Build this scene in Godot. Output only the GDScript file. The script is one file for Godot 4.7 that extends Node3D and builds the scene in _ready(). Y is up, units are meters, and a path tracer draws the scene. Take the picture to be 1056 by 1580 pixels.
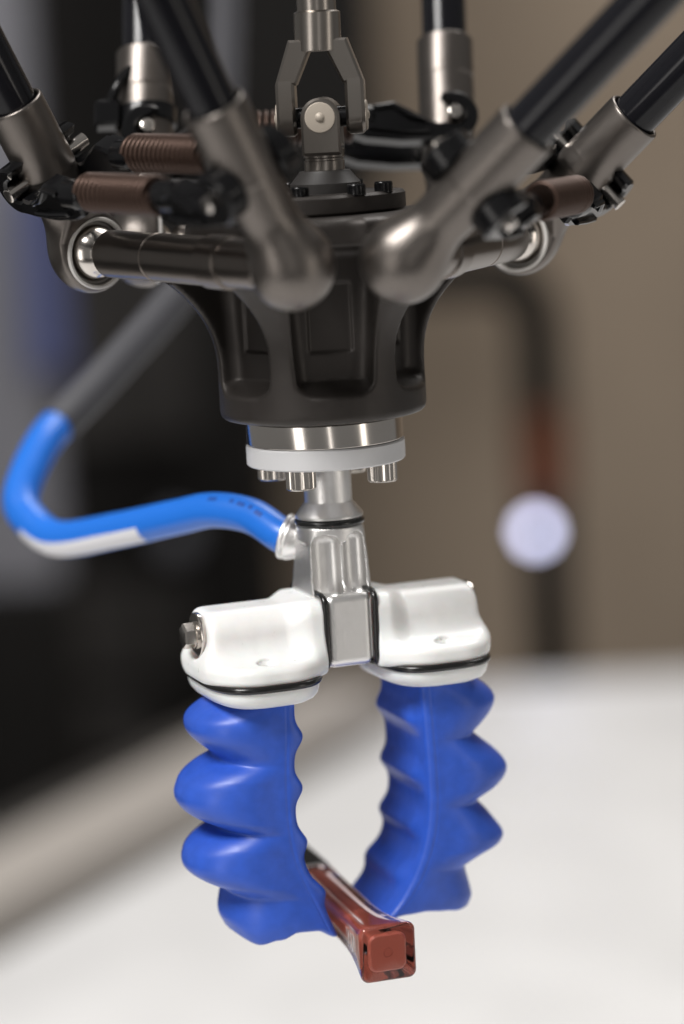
extends Node3D
# Close-up of a soft gripper on a delta robot. Shapes are worked out in millimetres and committed in metres.

const MM := 0.001
const GRIP_YAW := 19.7
var M := {}
var used := {}

# ---------------------------------------------------------------- mesh helpers
class Geo:
	var v := PackedVector3Array()
	var n := PackedVector3Array()
	var idx := PackedInt32Array()

	func add(pts: PackedVector3Array, tri: PackedInt32Array, crease := 40.0) -> void:
		# turn the piece right side out by its signed volume
		var c := Vector3.ZERO
		for p in pts:
			c += p
		c /= maxf(1.0, pts.size())
		var vol := 0.0
		for t in range(0, tri.size(), 3):
			vol += (pts[tri[t]] - c).dot((pts[tri[t + 1]] - c).cross(pts[tri[t + 2]] - c))
		var flip := vol > 0.0      # Godot: front faces run clockwise
		var fn := PackedVector3Array()
		var at := []
		at.resize(pts.size())
		for i in pts.size():
			at[i] = PackedInt32Array()
		for t in range(0, tri.size(), 3):
			var a := pts[tri[t]]
			var b := pts[tri[t + 1]]
			var d := pts[tri[t + 2]]
			var f := (b - a).cross(d - a)
			if not flip:
				f = -f
			fn.append(f)
			for k in 3:
				at[tri[t + k]].append(t / 3)
		var lim := cos(deg_to_rad(crease))
		var un := PackedVector3Array()
		for f in fn:
			un.append(f.normalized())
		for t in range(0, tri.size(), 3):
			var order := [0, 2, 1] if flip else [0, 1, 2]
			for k in order:
				var i: int = tri[t + k]
				var s := Vector3.ZERO
				for f in at[i]:
					if un[f].dot(un[t / 3]) >= lim:
						s += fn[f]
				v.append(pts[i])
				n.append(s.normalized() if s.length() > 0.0 else un[t / 3])
				idx.append(v.size() - 1)

	func grid(rows: Array, wrap := true, cap0 := true, cap1 := true, crease := 40.0) -> void:
		var pts := PackedVector3Array()
		var tri := PackedInt32Array()
		var w: int = rows[0].size()
		for r in rows:
			pts.append_array(r)
		for j in rows.size() - 1:
			for i in (w if wrap else w - 1):
				var i2 := (i + 1) % w
				var a := j * w + i
				var b := j * w + i2
				var c := a + w
				var d := b + w
				tri.append_array([a, b, d, a, d, c])
		for e in 2:
			if (cap0 if e == 0 else cap1):
				var row: PackedVector3Array = rows[0] if e == 0 else rows[rows.size() - 1]
				var m := Vector3.ZERO
				for p in row:
					m += p
				pts.append(m / w)
				var o := 0 if e == 0 else (rows.size() - 1) * w
				for i in w:
					var i2 := (i + 1) % w
					if e == 0:
						tri.append_array([pts.size() - 1, o + i2, o + i])
					else:
						tri.append_array([pts.size() - 1, o + i, o + i2])
		add(pts, tri, crease)

	func lathe(profile: Array, segs := 48, xf := Transform3D.IDENTITY, crease := 40.0) -> void:
		var rows := []
		for p in profile:
			var row := PackedVector3Array()
			for i in segs:
				var a := TAU * i / segs
				row.append(xf * Vector3(p.x * sin(a), p.y, p.x * cos(a)))
			rows.append(row)
		grid(rows, true, true, true, crease)

	func tube(path: Array, radii, segs := 16, caps := true, closed := false) -> void:
		var rows := []
		var k := path.size()
		var side := Vector3.ZERO
		for i in k:
			var a: Vector3 = path[(i - 1 + k) % k] if closed else path[maxi(i - 1, 0)]
			var b: Vector3 = path[(i + 1) % k] if closed else path[mini(i + 1, k - 1)]
			var t := (b - a).normalized()
			if side == Vector3.ZERO:
				side = t.cross(Vector3.UP if absf(t.y) < 0.8 else Vector3.RIGHT).normalized()
			side = (side - t * side.dot(t)).normalized()
			var up := t.cross(side)
			var r: float = radii[i] if radii is Array else radii
			var row := PackedVector3Array()
			for q in segs:
				var g := TAU * q / segs
				row.append(path[i] + (side * cos(g) + up * sin(g)) * r)
			rows.append(row)
		if closed:
			rows.append(rows[0])
		grid(rows, true, caps and not closed, caps and not closed, 60.0)

	func prism(poly: PackedVector2Array, depth: float, bevel: float, xf := Transform3D.IDENTITY, crease := 32.0) -> void:
		# outline in x,y; thickness along z, centred; chamfered edges
		var k := poly.size()
		var ins := PackedVector2Array()
		var area := 0.0
		for i in k:
			area += poly[i].cross(poly[(i + 1) % k])
		var sg := 1.0 if area > 0.0 else -1.0
		for i in k:
			var e1 := (poly[i] - poly[(i - 1 + k) % k]).normalized()
			var e2 := (poly[(i + 1) % k] - poly[i]).normalized()
			var n1 := Vector2(-e1.y, e1.x) * sg
			var n2 := Vector2(-e2.y, e2.x) * sg
			var m := (n1 + n2).normalized()
			ins.append(poly[i] + m * bevel / maxf(0.5, m.dot(n1)))
		var pts := PackedVector3Array()
		var tri := PackedInt32Array()
		var h := depth / 2.0
		for lay in [[ins, -h], [poly, -h + bevel], [poly, h - bevel], [ins, h]]:
			for p in lay[0]:
				pts.append(xf * Vector3(p.x, p.y, lay[1]))
		for l in 3:
			for i in k:
				var i2 := (i + 1) % k
				var a := l * k + i
				var b := l * k + i2
				tri.append_array([a, b, b + k, a, b + k, a + k])
		var cap := Geometry2D.triangulate_polygon(ins)
		# side walls run one way round; match the caps to them
		for t in range(0, cap.size(), 3):
			var s := (ins[cap[t + 1]] - ins[cap[t]]).cross(ins[cap[t + 2]] - ins[cap[t]])
			var p: int = cap[t]
			var q: int = cap[t + 1]
			var r: int = cap[t + 2]
			if s * sg < 0.0:
				var z := q
				q = r
				r = z
			tri.append_array([3 * k + p, 3 * k + q, 3 * k + r, p, r, q])
		add(pts, tri, crease)

	func box(size: Vector3, bevel: float, xf := Transform3D.IDENTITY) -> void:
		var a := size.x / 2.0
		var b := size.y / 2.0
		var c := bevel
		prism(PackedVector2Array([Vector2(-a + c, -b), Vector2(a - c, -b), Vector2(a, -b + c), Vector2(a, b - c), Vector2(a - c, b), Vector2(-a + c, b), Vector2(-a, b - c), Vector2(-a, -b + c)]), size.z, bevel, xf, 20.0)

	func sdf(fn: Callable, lo: Vector3, hi: Vector3, cell: float) -> void:
		# surface nets: one vertex per crossed cell, one quad per crossed edge; blocks far from the surface are skipped
		var nx := int(ceil((hi.x - lo.x) / cell / 8.0)) * 8
		var ny := int(ceil((hi.y - lo.y) / cell / 8.0)) * 8
		var nz := int(ceil((hi.z - lo.z) / cell / 8.0)) * 8
		var sx := nx + 1
		var sxy := sx * (ny + 1)
		var f := PackedFloat32Array()
		f.resize(sxy * (nz + 1))
		f.fill(1e9)
		var active := []
		var reach := 8.0 * cell * 0.866 * 1.35
		for bz in range(0, nz, 8):
			for by in range(0, ny, 8):
				for bx in range(0, nx, 8):
					var d: float = fn.call(lo + Vector3(bx + 4, by + 4, bz + 4) * cell)
					if absf(d) > reach:
						continue
					active.append(Vector3i(bx, by, bz))
					for z in range(bz, bz + 9):
						for y in range(by, by + 9):
							var o := z * sxy + y * sx
							for x in range(bx, bx + 9):
								if f[o + x] > 1e8:
									f[o + x] = fn.call(lo + Vector3(x, y, z) * cell)
		var where := {}
		var base := v.size()
		var ox := [0, 1, sx, sx + 1, sxy, sxy + 1, sxy + sx, sxy + sx + 1]
		var ov := [Vector3(0, 0, 0), Vector3(1, 0, 0), Vector3(0, 1, 0), Vector3(1, 1, 0), Vector3(0, 0, 1), Vector3(1, 0, 1), Vector3(0, 1, 1), Vector3(1, 1, 1)]
		var edges := [[0, 1], [2, 3], [4, 5], [6, 7], [0, 2], [1, 3], [4, 6], [5, 7], [0, 4], [1, 5], [2, 6], [3, 7]]
		var e := cell * 0.25
		var k1 := Vector3(1, -1, -1)
		var k2 := Vector3(-1, -1, 1)
		var k3 := Vector3(-1, 1, -1)
		var k4 := Vector3(1, 1, 1)
		for b in active:
			for z in range(b.z, b.z + 8):
				for y in range(b.y, b.y + 8):
					for x in range(b.x, b.x + 8):
						var o: int = z * sxy + y * sx + x
						var m := 0
						for c in 8:
							if f[o + ox[c]] < 0.0:
								m |= 1 << c
						if m == 0 or m == 255:
							continue
						var s := Vector3.ZERO
						var cnt := 0
						for ed in edges:
							var a: int = ed[0]
							var q: int = ed[1]
							if ((m >> a) & 1) != ((m >> q) & 1):
								var fa := f[o + ox[a]]
								s += ov[a].lerp(ov[q], fa / (fa - f[o + ox[q]]))
								cnt += 1
						var p := lo + (Vector3(x, y, z) + s / cnt) * cell
						var g: Vector3 = k1 * fn.call(p + k1 * e) + k2 * fn.call(p + k2 * e) + k3 * fn.call(p + k3 * e) + k4 * fn.call(p + k4 * e)
						where[o] = v.size()
						v.append(p)
						n.append(g.normalized())
		for o in where:
			for ax in 3:
				var st: int = [1, sx, sxy][ax]
				var u: int = [sx, sxy, 1][ax]
				var w: int = [sxy, 1, sx][ax]
				var inside: bool = f[o] < 0.0
				if inside == (f[o + st] < 0.0):
					continue
				if not (where.has(o - u) and where.has(o - w) and where.has(o - u - w)):
					continue
				var a: int = where[o]
				var b: int = where[o - u]
				var c: int = where[o - u - w]
				var d: int = where[o - w]
				var q := [a, b, c, a, c, d]
				# front faces run clockwise seen along the outward normal
				var fnm := (v[b] - v[a]).cross(v[c] - v[a])
				if fnm.dot(n[a] + n[c]) > 0.0:
					q = [a, c, b, a, d, c]
				idx.append_array(q)

	func mesh() -> ArrayMesh:
		var arr := []
		arr.resize(Mesh.ARRAY_MAX)
		var out := PackedVector3Array()
		out.resize(v.size())
		for i in v.size():
			out[i] = v[i] * MM
		arr[Mesh.ARRAY_VERTEX] = out
		arr[Mesh.ARRAY_NORMAL] = n
		arr[Mesh.ARRAY_INDEX] = idx
		var m := ArrayMesh.new()
		m.add_surface_from_arrays(Mesh.PRIMITIVE_TRIANGLES, arr)
		return m


func numbered(called: String) -> String:
	used[called] = used.get(called, -1) + 1
	return called if used[called] == 0 else "%s_%03d" % [called, used[called]]


func part(called: String, g, mat: Material, parent: Node, xf := Transform3D.IDENTITY) -> MeshInstance3D:
	var o := MeshInstance3D.new()
	o.name = called
	if parent.has_node(NodePath(called)):
		var k := 1
		while parent.has_node(NodePath("%s_%03d" % [called, k])):
			k += 1
		o.name = "%s_%03d" % [called, k]
	o.mesh = g.mesh() if g is Geo else g
	o.mesh.surface_set_material(0, mat) if g is Geo else null
	if not g is Geo:
		o.material_override = mat
	o.transform = xf
	parent.add_child(o, true)
	return o


func tag(o: Node, label: String, category := "", group := "", kind := "") -> void:
	if label:
		o.set_meta("label", label)
	if category:
		o.set_meta("category", category)
	if group:
		o.set_meta("group", group)
	if kind:
		o.set_meta("kind", kind)


func thing(called: String, label: String, category: String, at := Vector3.ZERO, group := "") -> Node3D:
	var o := Node3D.new()
	o.name = numbered(called)
	add_child(o, true)
	o.position = at
	tag(o, label, category, group)
	return o


# ---------------------------------------------------------------- materials
func lin(r: float, g: float, b: float, a := 1.0) -> Color:
	var c := Color(r, g, b).linear_to_srgb()
	c.a = a
	return c


func mat(c: Color, rough: float, metal := 0.0, spec := 0.5) -> StandardMaterial3D:
	var m := StandardMaterial3D.new()
	m.albedo_color = c
	m.roughness = rough
	m.metallic = metal
	m.metallic_specular = spec
	return m


func grain(m: StandardMaterial3D, sd: int, freq: float, scale: float, strength: float, stretch := Vector3.ONE) -> void:
	var nz := FastNoiseLite.new()
	nz.seed = sd
	nz.frequency = freq
	nz.fractal_octaves = 3
	var t := NoiseTexture2D.new()
	t.width = 512
	t.height = 512
	t.seamless = true
	t.noise = nz
	t.as_normal_map = true
	t.bump_strength = 4.0
	m.normal_enabled = true
	m.normal_texture = t
	m.normal_scale = strength
	m.uv1_triplanar = true
	m.uv1_scale = stretch * scale


func mottle(m: StandardMaterial3D, sd: int, freq: float, scale: float, dark: float) -> void:
	var nz := FastNoiseLite.new()
	nz.seed = sd
	nz.frequency = freq
	nz.fractal_octaves = 4
	var ramp := Gradient.new()
	ramp.set_color(0, Color(dark, dark, dark))
	ramp.set_color(1, Color(1, 1, 1))
	var t := NoiseTexture2D.new()
	t.width = 512
	t.height = 512
	t.seamless = true
	t.noise = nz
	t.color_ramp = ramp
	m.albedo_texture = t
	m.uv1_triplanar = true
	m.uv1_scale = Vector3.ONE * scale


func wear(m: StandardMaterial3D, sd: int, freq: float, low: float) -> void:
	# uneven gloss: handling marks and smears
	var nz := FastNoiseLite.new()
	nz.seed = sd
	nz.frequency = freq
	nz.fractal_octaves = 4
	var ramp := Gradient.new()
	ramp.set_color(0, Color(low, low, low))
	ramp.set_color(1, Color(1, 1, 1))
	var t := NoiseTexture2D.new()
	t.width = 512
	t.height = 512
	t.seamless = true
	t.noise = nz
	t.color_ramp = ramp
	m.roughness_texture = t


func materials() -> void:
	M.steel = mat(lin(0.62, 0.58, 0.54), 0.2, 1.0)
	M.cap_metal = mat(lin(0.42, 0.37, 0.31), 0.55, 0.25)
	M.fork = mat(lin(0.3, 0.275, 0.25), 0.3, 1.0)
	M.chrome = mat(lin(0.66, 0.62, 0.58), 0.16, 1.0)
	M.alu = mat(lin(0.8, 0.79, 0.78), 0.44, 1.0)
	grain(M.alu, 3, 0.2, 30.0, 0.25)
	wear(M.alu, 31, 0.02, 0.75)
	M.plate = mat(lin(0.6, 0.6, 0.61), 0.55, 0.25)
	grain(M.plate, 4, 0.2, 30.0, 0.12)
	M.hub = mat(lin(0.036, 0.031, 0.028), 0.54, 0.5)
	grain(M.hub, 5, 0.25, 25.0, 0.22)
	wear(M.hub, 51, 0.015, 0.7)
	M.socket = mat(lin(0.165, 0.148, 0.135), 0.36, 0.95)
	grain(M.socket, 6, 0.25, 25.0, 0.2)
	wear(M.socket, 61, 0.015, 0.88)
	M.shaft = mat(lin(0.17, 0.15, 0.135), 0.3, 1.0)
	M.rod = mat(lin(0.008, 0.008, 0.010), 0.16, 0.0, 0.35)
	M.black = mat(lin(0.004, 0.004, 0.0045), 0.2, 0.0, 0.4)
	M.rubber = mat(lin(0.008, 0.008, 0.008), 0.25)
	M.dark = mat(lin(0.02, 0.018, 0.017), 0.5)
	M.spring = mat(lin(0.06, 0.036, 0.027), 0.42, 0.7)
	M.white = mat(lin(0.84, 0.84, 0.83), 0.36)
	mottle(M.white, 41, 0.02, 12.0, 0.965)
	wear(M.white, 42, 0.03, 0.7)
	M.white.subsurf_scatter_enabled = true
	M.white.subsurf_scatter_strength = 0.12
	M.liner = mat(lin(0.62, 0.6, 0.57), 0.4)
	M.blue = mat(lin(0.028, 0.1, 0.55), 0.48)
	mottle(M.blue, 21, 0.02, 14.0, 0.9)
	wear(M.blue, 22, 0.03, 0.7)
	M.hose = mat(lin(0.012, 0.145, 0.6), 0.34)
	M.print = mat(lin(0.01, 0.07, 0.33), 0.4)
	M.sleeve = mat(lin(0.05, 0.05, 0.057), 0.6)
	M.label = mat(lin(0.7, 0.7, 0.72), 0.4)  # colour of the pale band along the hose
	M.glass = mat(Color(1, 0.93, 0.93, 0.0), 0.02)
	M.glass.refraction_enabled = true
	M.glass.refraction_scale = 0.05
	M.paint = mat(lin(0.44, 0.12, 0.075), 0.35)
	M.cap = mat(lin(0.012, 0.012, 0.012), 0.25)
	M.silver = mat(lin(0.75, 0.73, 0.72), 0.25, 1.0)
	M.table = mat(lin(0.83, 0.825, 0.82), 0.45)
	mottle(M.table, 7, 0.012, 0.9, 0.93)
	M.tray = mat(lin(0.075, 0.069, 0.063), 0.6)
	M.rail = mat(lin(0.50, 0.46, 0.42), 0.5)
	M.wall = mat(lin(0.455, 0.365, 0.28), 0.9, 0.0, 0.2)
	mottle(M.wall, 8, 0.008, 0.35, 0.9)
	M.floor = mat(lin(0.03, 0.028, 0.026), 0.6)
	M.machine = mat(lin(0.009, 0.0082, 0.0076), 0.6, 0.0, 0.25)
	M.machine_panel = mat(lin(0.032, 0.029, 0.027), 0.5, 0.0, 0.4)
	M.machine_grey = mat(lin(0.16, 0.16, 0.18), 0.5)
	M.machine_blue = mat(lin(0.05, 0.062, 0.16), 0.6)
	M.stand = mat(lin(0.006, 0.0055, 0.005), 0.6, 0.0, 0.2)
	M.stand_red = mat(lin(0.08, 0.025, 0.012), 0.6, 0.0, 0.2)
	M.lamp = mat(Color(0.9, 0.9, 1.0), 0.4)
	M.lamp.emission_enabled = true
	M.lamp.emission = Color(0.86, 0.87, 1.0)
	M.lamp.emission_energy_multiplier = 5.6


# ---------------------------------------------------------------- signed distances (millimetres)
static func smin(a: float, b: float, k: float) -> float:
	var h := maxf(k - absf(a - b), 0.0) / k
	return minf(a, b) - h * h * k * 0.25


static func smax(a: float, b: float, k: float) -> float:
	return -smin(-a, -b, k)


static func rbox(p: Vector3, h: Vector3, r: float) -> float:
	var q := p.abs() - h + Vector3(r, r, r)
	return Vector3(maxf(q.x, 0), maxf(q.y, 0), maxf(q.z, 0)).length() + minf(maxf(q.x, maxf(q.y, q.z)), 0.0) - r


static func rrect(x: float, y: float, hx: float, hy: float, r: float) -> float:
	var qx := absf(x) - hx + r
	var qy := absf(y) - hy + r
	return Vector2(maxf(qx, 0), maxf(qy, 0)).length() + minf(maxf(qx, qy), 0.0) - r


static func extrude2(d: float, y: float, lo: float, hi: float, r: float) -> float:
	var w := absf(y - (lo + hi) * 0.5) - (hi - lo) * 0.5 + r
	var a := d + r
	return Vector2(maxf(a, 0), maxf(w, 0)).length() + minf(maxf(a, w), 0.0) - r


static func capsule(p: Vector3, a: Vector3, b: Vector3, ra: float, rb: float) -> float:
	var ab := b - a
	var t := clampf((p - a).dot(ab) / ab.length_squared(), 0.0, 1.0)
	return (p - a - ab * t).length() - lerpf(ra, rb, t)


func hub_shape(p: Vector3) -> float:
	# y from 0 (lower face) to 66 (under the top plate)
	var r := Vector2(p.x, p.z).length()
	var az := atan2(p.x, p.z)
	var lobe := cos(3.0 * (az - deg_to_rad(68.0)))
	var w := smoothstep(-0.95, -0.1, lobe)
	var t := clampf((p.y - 15.0) / 34.0, 0.0, 1.0)
	var big := 34.0 + lerpf(5.0 * t * t, 19.0 * pow(t, 2.5), w)
	if p.y > 47.0:
		big = minf(big, lerpf(big, 42.0, clampf((p.y - 47.0) / 2.5, 0, 1)))
	var d := (r - big) * 0.72
	d = smax(d, absf(p.y - 33.0) - 33.0, 3.0)
	var step := deg_to_rad(60.0)
	var rel := fposmod(az - deg_to_rad(8.0) + step * 0.5, step) - step * 0.5
	var q := Vector3(r * sin(rel), p.y, r * cos(rel))
	var fl := 25.5 - clampf((14.0 - p.y) * 1.1, 0.0, 6.0) * -1.0
	var pk := rbox(q - Vector3(0, 33.0, fl + 30.0), Vector3(11.6 + 0.07 * (p.y - 10.0), 23.5, 30.0), 4.5)
	d = smax(d, -pk, 2.0)
	# a shallow panel on the floor of every pocket
	d = smax(d, -rbox(q - Vector3(0, 34.0, 25.5), Vector3(7.0, 11.0, 1.0), 0.9), 1.2)
	return d


func pod_shape(p: Vector3) -> float:
	# right pod: x from the gripper's axis, y above the seal ring
	var shelf := extrude2(rrect(p.x - 29.8, p.z, 18.9, 28.0, 15.0), p.y, 0.8, 7.6, 2.6)
	var near := 1.0 - smoothstep(13.0, 22.0, p.x)
	var bar := rbox(p - Vector3(28.0, 12.4 + 0.5 * near, 0), Vector3(24.0, 11.4 + 0.8 * near, 12.8 + 3.8 * near), 8.5 - 3.5 * near)
	bar = smax(bar, p.x - 47.2, 2.0)
	var d := smin(bar * 0.9, shelf, 9.0)
	d = smax(d, 9.0 - p.x, 1.2)
	d = smax(d, 0.8 - p.y, 0.6)
	# recess for the washer on the end face
	d = smax(d, -maxf(Vector2(p.y - 15.6, p.z).length() - 7.9, 46.9 - p.x), 0.4)
	# countersunk screw holes on the front and back shelf
	for s in [-1.0, 1.0]:
		var hole := Vector2(p.x - 31.0, p.z - 20.5 * s).length()
		d = smax(d, -maxf(maxf(hole - (2.5 + clampf((p.y - 6.4) * 0.8, 0.0, 1.0)), 3.6 - p.y), p.y - 9.5), 0.4)
	return d


func body_shape(p: Vector3) -> float:
	# y in world millimetres
	var taper := (465.0 - p.y) * 0.045
	var up := rbox(p - Vector3(0, 453.0, -1.2), Vector3(9.7 + taper, 11.5, 9.4 + taper), 1.8)
	var top := extrude2(Vector2(p.x, p.z).length() - 11.1, p.y, 459.5, 464.6, 0.6)
	var cone := (Vector2(p.x, p.z).length() - 11.1 - (464.0 - p.y) * 0.22) * 0.95
	up = smax(up, cone, 1.0)
	var blk := rbox(p - Vector3(0, 431.0, 0), Vector3(8.4, 12.3, 15.4), 3.2)
	var d := smin(up, blk, 5.0)
	d = smin(d, top, 1.5)
	# milled flutes, two on the front and two on the back
	for s in [-1.0, 1.0]:
		var face := 8.3 + taper * 0.9 if s > 0.0 else 10.6 + taper * 0.9
		d = smax(d, -rbox(Vector3(p.x + 4.75, p.y - 450.6, p.z * s - face - 0.1), Vector3(4.85, 11.8, 4.2), 4.0), 0.3)
		d = smax(d, -rbox(Vector3(p.x - 5.05, p.y - 451.4, p.z * s - face - 0.1), Vector3(3.75, 11.4, 4.0), 3.7), 0.3)
	return d


func socket_shape(p: Vector3) -> float:
	# ball centre at the origin, rod along +y, cup open towards +x
	var ball := p.length() - 13.4
	var neck := capsule(p, Vector3(-1.0, 6, 0), Vector3(0, 37, 0), 8.3, 9.82)
	var tube := extrude2(Vector2(p.x, p.z).length() - 9.8, p.y, 31.0, 57.5, 1.0)
	var d := smin(ball, neck, 8.0)
	d = minf(d, tube)
	d = smax(d, p.x - 4.0 - maxf(0.0, (p.y - 10.0) * 0.55), 1.5)
	d = smax(d, -(p.length() - 10.6), 0.6)
	d = smax(d, -maxf(Vector2(p.x, p.z).length() - 8.3, 34.0 - p.y), 0.8)
	return d


# ---------------------------------------------------------------- curves
func hermite(keys: Array, y: float) -> float:
	# keys are Vector2(x, y) with falling y; smooth x at a given y
	var k := keys.size()
	var i := 0
	while i < k - 2 and y < keys[i + 1].y:
		i += 1
	var slope := func(j: int) -> float:
		if j == 0 or j == k - 1:
			var q: int = 0 if j == 0 else k - 2
			return (keys[q + 1].x - keys[q].x) / (keys[q + 1].y - keys[q].y)
		return (keys[j + 1].x - keys[j - 1].x) / (keys[j + 1].y - keys[j - 1].y)
	var h: float = keys[i + 1].y - keys[i].y
	var t: float = clampf((y - keys[i].y) / h, 0.0, 1.0)
	var t2 := t * t
	var t3 := t2 * t
	return (2 * t3 - 3 * t2 + 1) * keys[i].x + (t3 - 2 * t2 + t) * h * slope.call(i) + (-2 * t3 + 3 * t2) * keys[i + 1].x + (t3 - t2) * h * slope.call(i + 1)


func spline(pts: Array, per: int) -> Array:
	var out := []
	for i in pts.size() - 1:
		var a: Vector3 = pts[maxi(i - 1, 0)]
		var b: Vector3 = pts[i]
		var c: Vector3 = pts[i + 1]
		var d: Vector3 = pts[mini(i + 2, pts.size() - 1)]
		for j in per:
			out.append(b.cubic_interpolate(c, a, d, float(j) / per))
	out.append(pts[pts.size() - 1])
	return out


func superloop(hx: float, hz: float, e: float, y: float, segs := 72, cx := 0.0) -> PackedVector3Array:
	var row := PackedVector3Array()
	for i in segs:
		var a := TAU * i / segs
		row.append(Vector3(cx + hx * signf(cos(a)) * pow(absf(cos(a)), 2.0 / e), y, hz * signf(sin(a)) * pow(absf(sin(a)), 2.0 / e)))
	return row


func rect_loop(hx: float, hy: float, r: float, z: float, cx := 0.0, cy := 0.0, per := 5) -> PackedVector3Array:
	var row := PackedVector3Array()
	for q in 4:
		var ox := (hx - r) * (1 if q == 0 or q == 3 else -1)
		var oy := (hy - r) * (1 if q < 2 else -1)
		for i in per + 1:
			var a := PI / 2 * (q + float(i) / per)
			row.append(Vector3(cx + ox + r * cos(a), cy + oy + r * sin(a), z))
	return row


# ---------------------------------------------------------------- the gripper
func finger_shape(outer: Array, inner: Array, bumps: Array, tip_drop: float, hem: Array, seam: bool) -> Geo:
	# right-hand finger: inner ribbed face towards -x, bellows towards +x
	var g := Geo.new()
	var rows := []
	var steps := 170
	var y0: float = outer[0].y
	var yo1: float = outer[outer.size() - 1].y
	var yi1: float = inner[inner.size() - 1].y
	var mk := func(s: float, shrink: float, drop: float) -> PackedVector3Array:
		var yo := lerpf(y0, yo1, s)
		var yi := lerpf(y0, yi1, s)
		var xo := hermite(outer, yo)
		var xi := hermite(inner, yi)
		var rib := 0.0
		for b in bumps:
			rib += exp(-pow((yi - b) / 3.8, 2.0))
		var valley := 44.0 - 3.0 * s
		var wave := clampf((xo - valley - 5.0) / 6.0, -1.0, 1.0)
		var depth := xo - xi
		var row := PackedVector3Array()
		var loop := []
		# inner face, then the side, then the rounded outer face
		for i in range(-6, 7):
			loop.append(Vector2(0.0, 18.0 * i / 6.0))
		loop.append(Vector2(0.35, 19.1))
		loop.append(Vector2(1.1, 19.8))
		loop.append(Vector2(2.2, 20.1))
		for q in [2.7, 3.0, 3.3, 3.6, 3.9, 4.2]:
			loop.append(Vector2(q, 20.1 - 0.16 * exp(-pow((q - 3.3) / 0.4, 2.0))))
		for i in 7:
			loop.append(Vector2(lerpf(4.7, depth * 0.3, i / 6.0), 20.1))
		for i in range(1, 20):
			var a := PI / 2 * i / 20.0
			loop.append(Vector2(depth * (0.3 + 0.7 * pow(sin(a), 2.0 / 2.3)), 20.1 * pow(cos(a), 2.0 / 2.3)))
		var half := loop.size()
		loop.append(Vector2(depth, 0))
		for i in range(half - 1, 12, -1):
			loop.append(Vector2(loop[i].x, -loop[i].y))
		var c := Vector2(depth * 0.5, 0)
		for q in loop:
			var f: float = clampf(q.x / depth, 0, 1)
			var z: float = q.y * (1.0 + 0.055 * wave * smoothstep(0.12, 0.6, f))
			var ribbed: float = rib * 2.8 * (1.0 - smoothstep(0.0, 0.1, f)) * (1.0 - smoothstep(11.0, 17.0, q.y if seam else -30.0))
			var p := Vector2(q.x - ribbed, z)
			p = c + (p - c) * shrink
			var ff := p.x / depth
			var h5 := clampf(ff, 0.0, 1.0) * (hem.size() - 1.001)
			var hi := int(h5)
			var lift: float = lerpf(hem[hi], hem[hi + 1], smoothstep(0.0, 1.0, h5 - hi)) * smoothstep(0.8, 1.0, s)
			row.append(Vector3(xi + p.x, lerpf(yi, yo, ff) - drop + lift, p.y))
		return row
	for j in steps + 1:
		rows.append(mk.call(float(j) / steps, 1.0, 0.0))
	for k in [[0.985, 0.5], [0.955, 0.95], [0.91, 1.3], [0.83, 1.6], [0.65, 1.8], [0.4, 1.9], [0.15, 1.9]]:
		rows.append(mk.call(1.0, k[0], k[1] * tip_drop))
	g.grid(rows, true, false, true, 180.0)
	return g


func socket_screw(r: float, h: float, knurl: bool) -> Geo:
	# head hanging below y = 0, hexagon recess on the underside
	var g := Geo.new()
	var rows := []
	var segs := 96
	for pr in [Vector2(r * 0.96, 0.4), Vector2(r, -0.1), Vector2(r, -h + 0.7), Vector2(r * 0.97, -h + 0.25), Vector2(r * 0.9, -h), Vector2(r * 0.55, -h), Vector2(r * 0.5, -h + 0.3), Vector2(r * 0.5, -h + 2.4)]:
		var row := PackedVector3Array()
		for i in segs:
			var a := TAU * i / segs
			var rr: float = pr.x
			if pr.x < r * 0.6:
				var hx := fposmod(a, PI / 3) - PI / 6
				rr = pr.x * 0.87 / cos(hx)
			elif knurl and pr.x >= r * 0.999:
				rr -= 0.16 * (i % 2)
			row.append(Vector3(rr * sin(a), pr.y, rr * cos(a)))
		rows.append(row)
	g.grid(rows, true, true, true, 35.0)
	return g


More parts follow.
